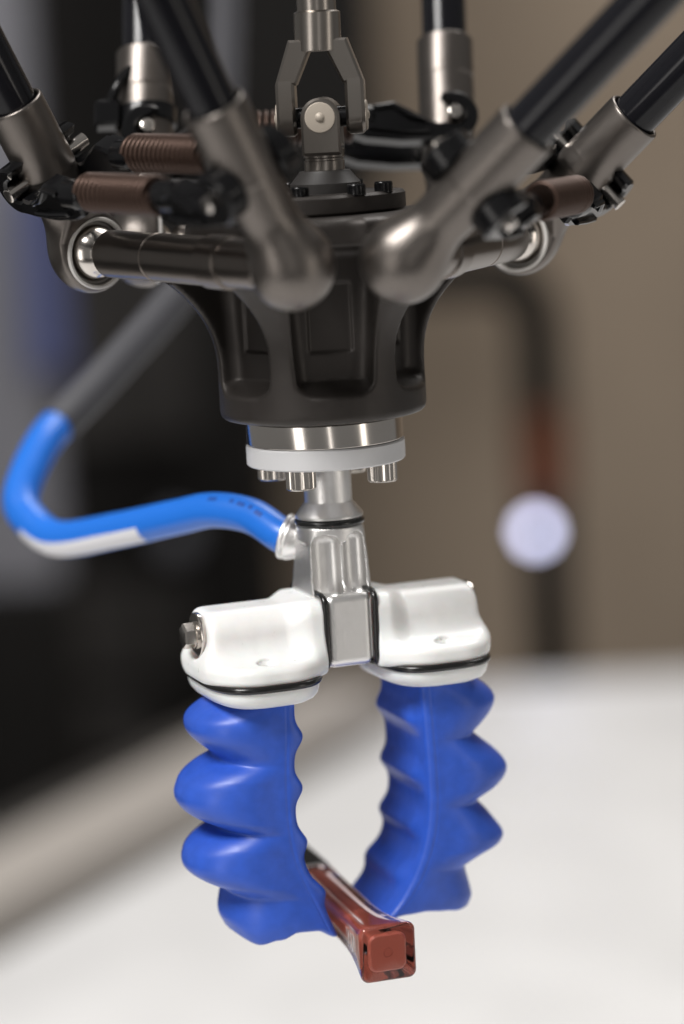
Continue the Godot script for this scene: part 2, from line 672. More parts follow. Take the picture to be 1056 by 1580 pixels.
func build_gripper() -> void:
	var t := thing("soft_gripper", "two fingered soft gripper with white plastic pods on a silver stem under the robot platform", "gripper", Vector3(0, 0.5, 0))
	t.rotation_degrees.y = GRIP_YAW
	var low := Transform3D(Basis.IDENTITY, Vector3(0, -0.5, 0))      # parts are measured from the table
	# polished disc and pale spacer with its screws
	var g := Geo.new()
	g.lathe([Vector2(24, 500.4), Vector2(25.4, 500.4), Vector2(25.8, 500), Vector2(25.8, 493), Vector2(25.5, 492.6), Vector2(20, 492.6)], 96)
	part("mounting_disc", g, M.chrome, t, low)
	g = Geo.new()
	g.lathe([Vector2(20, 492.4), Vector2(25.7, 492.4), Vector2(26.2, 491.9), Vector2(26.2, 486.1), Vector2(25.7, 485.6), Vector2(8, 485.6)], 96)
	part("spacer_plate", g, M.plate, t, low)
	var sc := socket_screw(4.9, 6.4, true).mesh()
	var az := [65.0, -25.0, -115.0, 155.0]
	for a in az:
		var r := deg_to_rad(a - GRIP_YAW)
		var o := part("cap_screw", sc, M.steel, t, Transform3D(Basis.IDENTITY, Vector3(sin(r) * 20.0, -14.5, cos(r) * 20.0) * MM))
		o.rotate_y(a)
	# neck, seal, machined body
	g = Geo.new()
	g.lathe([Vector2(7.9, 486), Vector2(7.9, 472.6), Vector2(8.1, 472.0), Vector2(8.7, 471.4), Vector2(11.0, 468.4), Vector2(11.3, 467.8), Vector2(11.3, 467.2), Vector2(10.7, 466.8), Vector2(10.4, 464.0)], 72)
	part("neck", g, M.alu, t, low)
	g = Geo.new()
	var path := []
	for i in 72:
		path.append(Vector3(sin(TAU * i / 72), 0, cos(TAU * i / 72)) * 10.5 + Vector3(0, 465.7, 0))
	g.tube(path, 1.25, 14, false, true)
	part("neck_seal", g, M.rubber, t, low)
	g = Geo.new()
	g.sdf(body_shape, Vector3(-15, 415, -19), Vector3(15, 468, 19), 0.5)
	part("manifold_body", g, M.alu, t, low)
	# hose fitting on the back left of the body
	g = Geo.new()
	var ax := Vector3(-0.76, 0.30, -0.57).normalized()
	var b := Basis(ax.cross(Vector3.UP).normalized(), ax, ax.cross(ax.cross(Vector3.UP).normalized()))
	g.lathe([Vector2(4.6, -6), Vector2(4.8, -1), Vector2(7.6, 5.0), Vector2(7.7, 5.4), Vector2(7.4, 5.6), Vector2(7.4, 6.2), Vector2(7.7, 6.4), Vector2(7.8, 6.7), Vector2(7.8, 7.6), Vector2(7.6, 7.9), Vector2(6.9, 8.0), Vector2(6.6, 8.0)], 48, Transform3D(b, Vector3(-4.6, 456.9, -12.0)))
	part("hose_fitting", g, M.alu, t, low)
	# pods: one side is the other turned half round
	g = Geo.new()
	g.sdf(pod_shape, Vector3(7, -1, -31), Vector3(51, 29, 31), 0.6)
	var pod_mesh := g.mesh()
	var lid := Geo.new()
	lid.grid([superloop(16, 25, 3.3, 1.2, 96, 29.8), superloop(18.2, 27.3, 3.3, 0.6, 96, 29.8), superloop(18.5, 27.6, 3.3, -0.4, 96, 29.8), superloop(18.4, 27.5, 3.3, -2.2, 96, 29.8), superloop(17.9, 27.0, 3.3, -3.9, 96, 29.8), superloop(16.9, 26.0, 3.2, -5.3, 96, 29.8), superloop(15.2, 24.4, 3.1, -6.2, 96, 29.8), superloop(12, 21, 3, -6.6, 96, 29.8)], true, true, true, 50.0)
	var ring := Geo.new()
	ring.tube(Array(superloop(18.35, 27.45, 3.3, 0.5, 120, 29.8)), 1.25, 12, false, true)
	var joint := Geo.new()
	var rl := []
	for p in rect_loop(12.1, 15.9, 3.4, 0.0, 0, 0, 8):
		rl.append(Vector3(8.75, 14.0 + p.x, p.y))
	joint.tube(rl, 1.0, 12, false, true)
	var washer := Geo.new()
	var side := Transform3D(Basis(Vector3(0, 0, 1), Vector3(1, 0, 0), Vector3(0, 1, 0)), Vector3(47.3, 15.6, 0))
	washer.lathe([Vector2(3, -0.3), Vector2(7.2, -0.3), Vector2(7.4, 0.1), Vector2(7.4, 1.0), Vector2(7.1, 1.35), Vector2(3.0, 1.4)], 64, side)
	var bolt := Geo.new()
	var rows := []
	for pr in [Vector2(4.6, 1.3), Vector2(4.6, 1.9), Vector2(3.75, 2.1), Vector2(3.75, 5.2), Vector2(3.5, 5.7), Vector2(2.9, 5.85)]:
		var row := PackedVector3Array()
		for i in 48:
			var a := TAU * i / 48
			var rr: float = pr.x if pr.x > 4.0 else pr.x / cos(fposmod(a, PI / 3) - PI / 6)
			row.append(side * Vector3(rr * sin(a), pr.y, rr * cos(a)))
		rows.append(row)
	bolt.grid(rows, true, true, true, 25.0)
	var insert := socket_screw(2.3, 1.6, false)
	var insert_mesh := insert.mesh()
	var lid_mesh := lid.mesh()
	var ring_mesh := ring.mesh()
	var joint_mesh := joint.mesh()
	var washer_mesh := washer.mesh()
	var bolt_mesh := bolt.mesh()
	for s in 2:
		var turn := Transform3D(Basis(Vector3.UP, PI * (1 - s)), Vector3(0, -0.083, 0))
		var pod := part("pod", pod_mesh, M.white, t, turn)
		part("lid", lid_mesh, M.white, pod)
		part("lid_seal", ring_mesh, M.rubber, pod)
		part("side_seal", joint_mesh, M.rubber, pod)
		part("washer", washer_mesh, M.steel, pod)
		if s == 0:
			part("hex_bolt", bolt_mesh, M.steel, pod)
		for f in [-1, 1]:
			part("sunken_screw", insert_mesh, M.shaft, pod, Transform3D(Basis(Vector3.RIGHT, PI), Vector3(31.0, 4.4, 20.5 * f) * MM))
	# fingers
	var outer_r := [Vector2(40.0, 412.5), Vector2(43.5, 409.8), Vector2(48.4, 407.0), Vector2(52.5, 403.6), Vector2(53.9, 400.6), Vector2(52.4, 397.2), Vector2(49.4, 394.0), Vector2(46.0, 391.2), Vector2(45.0, 390.3), Vector2(45.5, 389.4), Vector2(49.1, 386.2), Vector2(53.4, 382.4), Vector2(56.5, 378.8), Vector2(57.4, 376.4), Vector2(56.6, 374.0), Vector2(52.9, 370.8), Vector2(47.1, 368.0), Vector2(45.5, 367.0), Vector2(45.7, 366.0), Vector2(48.9, 362.4), Vector2(52.1, 358.2), Vector2(54.7, 354.4), Vector2(54.9, 352.6), Vector2(53.1, 350.6), Vector2(47.1, 348.0), Vector2(42.0, 345.6), Vector2(40.4, 344.8), Vector2(40.2, 344.0), Vector2(41.0, 340.4), Vector2(42.0, 336.6), Vector2(42.6, 333.2), Vector2(41.6, 330.6)]
	var inner_r := [Vector2(21.8, 412.5), Vector2(22.3, 400), Vector2(22.9, 384), Vector2(22.9, 370), Vector2(21.0, 358), Vector2(17.2, 348), Vector2(11.6, 339), Vector2(6.6, 333.6)]
	var right := part("finger", finger_shape(outer_r, inner_r, [397.5, 378.0, 361.0, 345.5], 1.0, [0.0, 1.2, 1.8, 1.2, 0.2, 0.0], true), M.blue, t, low)
	tag(right, "blue silicone finger with its ribbed inner face turned to the viewer")
	var outer_l := [Vector2(40.0, 412.5), Vector2(43.0, 410.4), Vector2(47.8, 408.4), Vector2(52.1, 405.6), Vector2(53.2, 402.6), Vector2(52.1, 399.2), Vector2(48.9, 395.8), Vector2(45.5, 392.8), Vector2(44.8, 391.6), Vector2(44.9, 390.8), Vector2(50.7, 388.4), Vector2(55.5, 385.2), Vector2(57.4, 382.0), Vector2(58.1, 379.4), Vector2(57.3, 376.4), Vector2(54.7, 373.2), Vector2(49.5, 370.2), Vector2(46.0, 368.6), Vector2(46.0, 367.8), Vector2(50.9, 365.2), Vector2(55.1, 362.0), Vector2(56.6, 359.0), Vector2(56.9, 356.4), Vector2(55.8, 353.6), Vector2(51.8, 350.6), Vector2(46.2, 347.8), Vector2(44.2, 346.6), Vector2(44.0, 345.8), Vector2(44.8, 343.0), Vector2(45.4, 340.2), Vector2(45.2, 337.4), Vector2(43.8, 334.4)]
	var inner_l := [Vector2(21.8, 412.5), Vector2(22.3, 400), Vector2(23.2, 386), Vector2(23.4, 372), Vector2(22.2, 360), Vector2(19.2, 350), Vector2(15.6, 341), Vector2(11.4, 330.0)]
	var left := part("finger", finger_shape(outer_l, inner_l, [398.5, 381.5, 363.5, 346.0], 1.0, [0.0, 2.6, 2.2, -0.8, -3.2, -1.0], false), M.blue, t, Transform3D(Basis(Vector3.UP, PI), Vector3(0, -0.5, 0)))
	tag(left, "blue silicone finger with its bellows side turned to the viewer")


func build_gloss() -> void:
	# square bottle held by the finger tips, its flared foot towards the viewer
	var t := thing("lip_gloss", "square clear bottle of brownish red lip gloss held between the blue finger tips", "lip gloss", Vector3(-0.002, 0.3315, 0.0))
	t.rotation_degrees = Vector3(1.5, GRIP_YAW - 2.5, 0)
	var prof := [[-34.0, 6.0, 1.8], [-33.4, 6.5, 2.0], [-20.0, 6.4, 2.0], [0.0, 6.3, 2.0], [14.0, 6.3, 2.1], [22.0, 6.6, 2.2], [29.0, 7.15, 2.3], [36.0, 8.0, 2.4], [42.0, 8.9, 2.5], [45.5, 9.4, 2.6], [46.5, 9.3, 2.6], [47.1, 8.9, 2.5], [47.3, 8.4, 2.4]]
	var g := Geo.new()
	var rows := []
	for p in prof:
		rows.append(rect_loop(p[1], p[1], p[2], p[0], 0, 0, 6))
	g.grid(rows, true, true, true, 50.0)
	part("bottle", g, M.glass, t)
	g = Geo.new()
	rows = []
	for p in [[-33.0, 2.1, 1.1], [-32.0, 2.4, 1.2], [0.0, 2.4, 1.2], [20.0, 2.4, 1.2], [28.0, 2.7, 1.4], [35.0, 4.0, 2.0], [41.0, 6.0, 2.6], [44.3, 6.4, 2.8], [45.3, 6.2, 2.7], [45.9, 5.7, 2.5]]:
		rows.append(rect_loop(p[1], p[1], p[2], p[0], 0, 0, 6))
	g.grid(rows, true, true, true, 40.0)
	part("gloss_filling", g, M.paint, t)
	g = Geo.new()
	rows = []
	for p in [[-80.0, 5.4, 1.6], [-79.2, 6.1, 1.8], [-36.0, 6.6, 1.9], [-35.2, 6.4, 1.8], [-34.3, 5.6, 1.6]]:
		rows.append(rect_loop(p[1], p[1], p[2], p[0], 0, 0, 6))
	g.grid(rows, true, true, true, 40.0)
	part("cap", g, M.cap, t)
	# moulded ring in the middle of the foot
	g = Geo.new()
	var ring := []
	for i in 36:
		ring.append(Vector3(cos(TAU * i / 36) * 1.5, sin(TAU * i / 36) * 1.5, 45.95))
	g.tube(ring, 0.22, 8, false, true)
	part("moulded_ring", g, M.paint, t)
	# worn silver print on the left side, too small to read
	g = Geo.new()
	var x := -6.99
	for k in [[24.0, 3.0, 26.5, -3.0], [26.5, -3.0, 27.4, 3.0], [27.4, 3.0, 29.8, -3.0], [29.8, -3.0, 30.6, 3.0], [32.0, -3.2, 32.6, 3.2], [32.6, 3.2, 34.4, -3.2], [34.4, -3.2, 35.4, 3.2], [36.8, 3.4, 37.6, -3.4], [37.6, -3.4, 39.6, -3.4]]:
		var xa: float = -6.66 - maxf(0, k[0] - 22.0) * 0.079 - maxf(0, k[0] - 29.0) * 0.03
		var xb: float = -6.66 - maxf(0, k[2] - 22.0) * 0.079 - maxf(0, k[2] - 29.0) * 0.03
		g.tube([Vector3(xa - 0.05, k[1], k[0]), Vector3(xb - 0.05, k[3], k[2])], 0.16, 6)
	part("silver_print", g, M.silver, t)


# ---------------------------------------------------------------- the robot
func pin_shape(r: float, l: float) -> Geo:
	var g := Geo.new()
	g.lathe([Vector2(r * 0.75, -l / 2), Vector2(r, -l / 2 + 0.3), Vector2(r, l / 2 - 0.3), Vector2(r * 0.75, l / 2)], 20)
	return g


func hook_outline(tail: float) -> PackedVector2Array:
	# C-shaped hook round a pin at the origin with a tail along +x
	var o := PackedVector2Array()
	for i in 17:
		var a := deg_to_rad(62 + 212.0 * i / 16.0)
		o.append(Vector2(8.6 * cos(a), 8.6 * sin(a)))
	o.append(Vector2(7.0, -9.6))
	o.append(Vector2(tail * 0.5, -10.2))
	o.append(Vector2(tail * 0.85, -9.4))
	o.append(Vector2(tail, -7.6))
	o.append(Vector2(tail + 1.0, -4.6))
	o.append(Vector2(tail * 0.9, -0.6))
	o.append(Vector2(tail * 0.74, 2.8))
	o.append(Vector2(tail * 0.58, 4.0))
	o.append(Vector2(tail * 0.42, 1.2))
	o.append(Vector2(8.4, -2.6))
	o.append(Vector2(5.4, -3.4))
	for i in 10:
		var a := deg_to_rad(-48.0 - 210.0 * i / 9.0)
		o.append(Vector2(3.7 * cos(a), 3.7 * sin(a)))
	o.append(Vector2(1.6, 4.6))
	return o


var socket_mesh: ArrayMesh
var ball_at := {}


func build_arm(ball: Vector3, u: Vector3, v: Vector3, label: String, tail: float, up: float, extra := 0.0, rod_len := 260.0) -> void:
	# u along the rod, v towards the partner arm; local x = v, y = u
	var t := thing("robot_forearm", label, "robot arm", ball * MM, "forearms of the delta robot")
	u = u.normalized()
	v = (v - u * v.dot(u)).normalized()
	t.basis = Basis(v, u, v.cross(u))
	var s := part("end_socket", socket_mesh, M.socket, t)
	var g := Geo.new()
	g.lathe([Vector2(10.5, -1.5), Vector2(10.5, 4.5), Vector2(10.9, 5.0), Vector2(11.6, 5.0), Vector2(11.9, 4.5), Vector2(11.9, 2.5)], 56, Transform3D(Basis(Vector3(0, -1, 0), Vector3(1, 0, 0), Vector3(0, 0, 1)), Vector3.ZERO))
	part("liner_ring", g, M.liner, s)
	if extra > 0.0:
		g = Geo.new()
		g.lathe([Vector2(8.2, 56.8), Vector2(9.4, 56.8), Vector2(9.8, 57.2), Vector2(9.8, 57.0 + extra), Vector2(9.4, 57.6 + extra), Vector2(8.2, 57.6 + extra)], 48)
		part("socket_extension", g, M.socket, s)
	g = Geo.new()
	g.lathe([Vector2(7.8, 36), Vector2(7.8, rod_len - 1), Vector2(7.5, rod_len)], 40)
	part("rod", g, M.rod, t)
	# spring brackets on the two flanks, each hooked on a steel pin
	for f in [-1.0, 1.0]:
		var br := Geo.new()
		var zc: float = 11.4 * f
		br.prism(hook_outline(tail), 7.6, 0.9, Transform3D(Basis.IDENTITY, Vector3(0, up, zc)))
		# raised ribs on the outer flank and a boss that takes the spring's end
		br.prism(PackedVector2Array([Vector2(9.0, up - 7.6), Vector2(tail * 0.5, up - 8.0), Vector2(tail * 0.84, up - 7.0), Vector2(tail * 0.8, up - 5.6), Vector2(tail * 0.5, up - 6.2), Vector2(9.0, up - 6.0)]), 2.2, 0.5, Transform3D(Basis.IDENTITY, Vector3(0, 0, zc + 4.4 * f)))
		br.prism(PackedVector2Array([Vector2(10.0, up - 4.0), Vector2(tail * 0.45, up - 2.6), Vector2(tail * 0.6, up + 1.6), Vector2(tail * 0.76, up + 0.4), Vector2(tail * 0.78, up + 1.8), Vector2(tail * 0.58, up + 3.0), Vector2(tail * 0.42, up - 0.8), Vector2(10.0, up - 2.8)]), 2.2, 0.5, Transform3D(Basis.IDENTITY, Vector3(0, 0, zc + 4.4 * f)))
		br.lathe([Vector2(4.4, -6.0), Vector2(5.0, -5.4), Vector2(5.0, 2.0), Vector2(4.0, 3.4), Vector2(2.0, 4.4)], 24, Transform3D(Basis(Vector3(0, 1, 0), Vector3(1, 0, 0), Vector3(0, 0, -1)), Vector3(tail - 2.0, up - 1.5, zc)))
		var bn := part("spring_bracket", br, M.black, t)
		part("pin", pin_shape(2.4, 9.5), M.steel, bn, Transform3D(Basis(Vector3.RIGHT, PI / 2), Vector3(0, up, zc + 1.5 * f) * MM))

func build_spring(a: Vector3, b: Vector3, label: String) -> void:
	var t := thing("coil_spring", label, "spring", a * MM, "coil springs between the forearms")
	var y := (b - a).normalized()
	var x := y.cross(Vector3.UP).normalized()
	t.basis = Basis(x, y, x.cross(y))
	var l := a.distance_to(b)
	var turns := int(l / 2.45)
	var path := []
	for i in turns * 18 + 1:
		var an := TAU * i / 18.0
		path.append(Vector3(cos(an) * 5.4, l * i / (turns * 18.0), sin(an) * 5.4))
	var g := Geo.new()
	g.tube(path, 0.95, 8)
	part("coil", g, M.spring, t)
	g = Geo.new()
	g.tube([Vector3(0, -7, 0), Vector3(0, -2, 0), Vector3(2.5, -0.5, 0), Vector3(5.2, 0.5, 0)], 0.9, 7)
	part("end_hook", g, M.spring, t)
	g = Geo.new()
	g.tube([Vector3(0, l + 7, 0), Vector3(0, l + 2, 0), Vector3(2.5, l + 0.5, 0), Vector3(5.2, l - 0.5, 0)], 0.9, 7)
	part("end_hook", g, M.spring, t)


func build_platform() -> void:
	var t := thing("robot_platform", "dark brown ribbed robot platform with steel ball shafts above the silver disc", "robot part", Vector3(0, 0.501, 0))
	var g := Geo.new()
	g.sdf(hub_shape, Vector3(-58, -1.5, -58), Vector3(58, 69, 58), 1.0)
	part("housing", g, M.hub, t)
	g = Geo.new()
	var hexa := PackedVector2Array()
	for i in 60:
		var a := TAU * i / 60.0
		var rr := 25.0 + 2.2 * cos(3.0 * a - 0.6)
		hexa.append(Vector2(rr * cos(a), rr * sin(a)))
	g.prism(hexa, 6.5, 0.9, Transform3D(Basis(Vector3.RIGHT, -PI / 2), Vector3(3.5, 69.3, 0)))
	part("top_plate", g, M.hub, t)
	var sm := socket_screw(3.0, 3.2, false).mesh()
	for a in [30.0, 66.0, 150.0, 210.0, 300.0, -20.0]:
		var r := deg_to_rad(a)
		part("plate_screw", sm, M.black, t, Transform3D(Basis(Vector3.RIGHT, PI), Vector3(3.5 + 21.5 * sin(r), 72.4, 21.5 * cos(r)) * MM))
	# three ball shafts, one under every pair of forearms
	for k in 3:
		var pa: Vector3 = ball_at["a"][k]
		var pb: Vector3 = ball_at["b"][k]
		var y := (pb - pa).normalized()
		var x := y.cross(Vector3.UP).normalized()
		var b := Basis(x, y, x.cross(y))
		var l := pa.distance_to(pb)
		var s := Geo.new()
		s.lathe([Vector2(4.6, 7), Vector2(5.2, 9.2), Vector2(6.6, 10.8), Vector2(7.6, 12.0), Vector2(7.8, 12.4), Vector2(7.8, 38), Vector2(7.4, 38.4), Vector2(7.4, 39.4), Vector2(7.8, 39.8), Vector2(7.8, l - 40), Vector2(8.6, l - 39.5), Vector2(8.6, l - 30), Vector2(7.8, l - 29.5), Vector2(7.8, l - 12.4), Vector2(6.6, l - 10.8), Vector2(5.2, l - 9.2), Vector2(4.6, l - 7)], 40)
		var sh := part("ball_shaft", s, M.shaft, t, Transform3D(b, (pa - Vector3(0, 501, 0)) * MM))
		for e in 2:
			var bl := Geo.new()
			var pr := []
			for i in 25:
				var an := -PI / 2 + PI * i / 24.0
				pr.append(Vector2(maxf(0.01, 9.9 * cos(an)), 9.9 * sin(an)))
			bl.lathe(pr, 40, Transform3D(Basis.IDENTITY, Vector3(0, l * e, 0)))
			part("joint_ball", bl, M.steel, sh)


func fork_ear(w: float, bottom: float, top: float) -> PackedVector2Array:
	# tongue with a round head
	var o := PackedVector2Array()
	o.append(Vector2(-w, bottom))
	o.append(Vector2(w, bottom))
	for i in 13:
		var a := PI * i / 12.0
		o.append(Vector2(w * cos(a), top + w * sin(a)))
	return o


func build_joint() -> void:
	# rotary drive shaft with its universal joint on top of the platform
	var t := thing("universal_joint", "steel universal joint with round bearing caps standing on the platform's top", "shaft joint", Vector3(0.0045, 0.5735, -0.001))
	var g := Geo.new()
	g.lathe([Vector2(11.5, 0), Vector2(11.5, 3.2), Vector2(10.6, 4.2), Vector2(8.6, 6.6), Vector2(8.2, 7.2), Vector2(6.0, 7.4)], 48)
	part("base", g, M.dark, t)
	g = Geo.new()
	g.lathe([Vector2(6.6, 6.5), Vector2(6.6, 10.4), Vector2(6.3, 10.6), Vector2(6.3, 11.2), Vector2(6.7, 11.5), Vector2(6.7, 14.0), Vector2(5.8, 14.6)], 48)
	var yaw := Basis(Vector3.UP, deg_to_rad(-4.0))
	for s in [-1.0, 1.0]:
		g.prism(fork_ear(6.3, 12.5, 24.5), 4.0, 0.8, Transform3D(yaw, yaw * Vector3(0, 0, 8.0 * s)))
	g.box(Vector3(12.6, 3.6, 16.0), 0.8, Transform3D(yaw, Vector3(0, 14.0, 0)))
	var f := part("lower_fork", g, M.fork, t)
	for s in [-1.0, 1.0]:
		var c := Geo.new()
		c.lathe([Vector2(4.9, 0), Vector2(4.9, 0.7), Vector2(4.6, 0.95), Vector2(1.7, 0.95), Vector2(1.5, 1.1), Vector2(1.1, 1.55), Vector2(0.3, 1.7)], 36, Transform3D(yaw * Basis(Vector3.RIGHT, PI / 2 * s), yaw * Vector3(0, 24.5, 9.6 * s)))
		part("bearing_cap", c, M.cap_metal, f)
	g = Geo.new()
	for d in [Basis(Vector3.RIGHT, PI / 2), Basis(Vector3.BACK, PI / 2)]:
		g.lathe([Vector2(3.0, -9.5), Vector2(3.4, -9.0), Vector2(3.4, 9.0), Vector2(3.0, 9.5)], 24, Transform3D(yaw * d, Vector3(0, 24.5, 0)))
	g.box(Vector3(9, 9, 9), 1.5, Transform3D(yaw, Vector3(0, 24.5, 0)))
	part("cross", g, M.black, t)
	g = Geo.new()
	for s in [-1.0, 1.0]:
		var ear := PackedVector2Array([Vector2(-5.6, 12.0), Vector2(5.6, 12.0), Vector2(6.0, 8.0)])
		for i in 13:
			var a := -PI * i / 12.0
			ear.append(Vector2(6.0 * cos(a), 6.0 * sin(a)))
		ear.append(Vector2(-6.0, 8.0))
		var tilt := yaw * Basis(Vector3.UP, PI / 2) 
		g.prism(ear, 6.2, 1.0, Transform3D(tilt, yaw * Vector3(11.2 * s, 24.5, 0)))
		# shoulder that slopes in towards the shaft
		g.prism(PackedVector2Array([Vector2(7.6 * s, 10.5), Vector2(14.3 * s, 11.0), Vector2(9.4 * s, 25.0), Vector2(1.0 * s, 25.0)]), 11.0, 0.8, Transform3D(yaw, Vector3(0, 24.5, 0)))
	g.lathe([Vector2(7.2, 45.5), Vector2(7.6, 46), Vector2(7.6, 58), Vector2(6.4, 58.6), Vector2(6.4, 250)], 40)
	var uf := part("upper_fork", g, M.fork, t)
	for s in [-1.0, 1.0]:
		var c := Geo.new()
		c.lathe([Vector2(4.9, 0), Vector2(4.9, 0.7), Vector2(4.6, 0.95), Vector2(1.7, 0.95), Vector2(1.5, 1.1), Vector2(1.1, 1.55), Vector2(0.3, 1.7)], 36, Transform3D(yaw * Basis(Vector3.BACK, -PI / 2 * s), yaw * Vector3(13.9 * s, 24.5, 0)))
		part("bearing_cap", c, M.cap_metal, uf)


func build_robot() -> void:
	var g := Geo.new()
	g.sdf(socket_shape, Vector3(-15, -15, -15), Vector3(16, 60, 15), 0.8)
	socket_mesh = g.mesh()
	var lb := Vector3(-74.1, 557.5, -11)
	var lf := Vector3(-7.1, 555, 73)
	var rf := Vector3(26.7, 555, 68)
	var rb := Vector3(68.9, 554.5, -30)
	var bl := Vector3(-58, 556, -43)
	var br := Vector3(47, 555, -58)
	ball_at = {"a": [lb, rb, br], "b": [lf, rf, bl]}
	var ul := Vector3(-0.35, 0.87, 0.33).normalized()
	var ur := Vector3(0.67, 0.67, 0.32).normalized()
	var ub := Vector3(0.03, 0.92, -0.40).normalized()
	var vl := (lf - lb).normalized()
	var vr := (rf - rb).normalized()
	var vb := (br - bl).normalized()
	build_platform()
	build_joint()
	build_arm(lf, ul, -vl, "forearm at the front left whose blurred closed ball cup hangs left of the platform's middle", 30.0, 33.0)
	build_arm(lb, ul, vl, "forearm at the far left with its open ball cup and white ring", 34.0, 33.0)
	build_arm(rf, ur, -vr, "forearm at the front right leaning right from the blurred closed ball cup", 28.0, 33.0)
	build_arm(rb, ur, vr, "forearm at the far right behind the front right one, black bracket below its sleeve", 34.0, 33.0)
	build_arm(bl, ub, vb, "rear forearm at the left with a black cable tie round its steel sleeve", 34.0, 38.0, 14.0)
	build_arm(br, ub, -vb, "rear forearm right of the universal joint, with a long black hooked bracket", 36.0, 38.0, 14.0)
	var nl := ul.cross(vl).normalized()
	var nr := ur.cross(vr).normalized()
	var nb := ub.cross(vb).normalized()
	build_spring(lb + ul * 32 + vl * 38 - nl * 11.4, lb + ul * 32 + vl * 76 - nl * 11.4, "lower of the two brown coil springs above the left ball shaft")
	build_spring(lb + ul * 32 + vl * 36 + nl * 11.4, lb + ul * 32 + vl * 76 + nl * 11.4, "upper of the two brown coil springs above the left ball shaft")
	build_spring(rb + ur * 35 + vr * 38 - nr * 11.4, rb + ur * 35 + vr * 74 - nr * 11.4, "brown coil spring between the two right forearms, on their upper side")
	build_spring(rb + ur * 35 + vr * 38 + nr * 11.4, rb + ur * 35 + vr * 74 + nr * 11.4, "brown coil spring beside the white cup ring between the two right forearms")
	build_spring(bl + ub * 37 + vb * 38 - nb * 11.4, bl + ub * 37 + vb * 70 - nb * 11.4, "brown coil spring between the two rear forearms, behind the universal joint")
	# cable tie round the rear left sleeve
	var c := bl + ub * 47.0
	var t := thing("cable_tie", "glossy black cable tie pulled round the rear left steel sleeve", "cable tie", c * MM)
	t.basis = Basis(vb, ub, vb.cross(ub))
	g = Geo.new()
	g.lathe([Vector2(9.9, -3.0), Vector2(11.0, -2.8), Vector2(11.0, 2.8), Vector2(9.9, 3.0)], 48)
	part("band", g, M.black, t)
	g = Geo.new()
	g.box(Vector3(9.0, 9.5, 7.5), 1.0, Transform3D(Basis.IDENTITY, Vector3(-13.0, 0, 5.0)))
	part("head", g, M.black, t)
	g = Geo.new()
	var tl := []
	for p in spline([Vector3(-13, 2, 5), Vector3(-10, 9, 8), Vector3(-6, 15, 7), Vector3(2, 20, 4), Vector3(9, 23, 2)], 6):
		tl.append(p)
	g.tube(tl, 1.9, 8)
	part("tail", g, M.black, t)


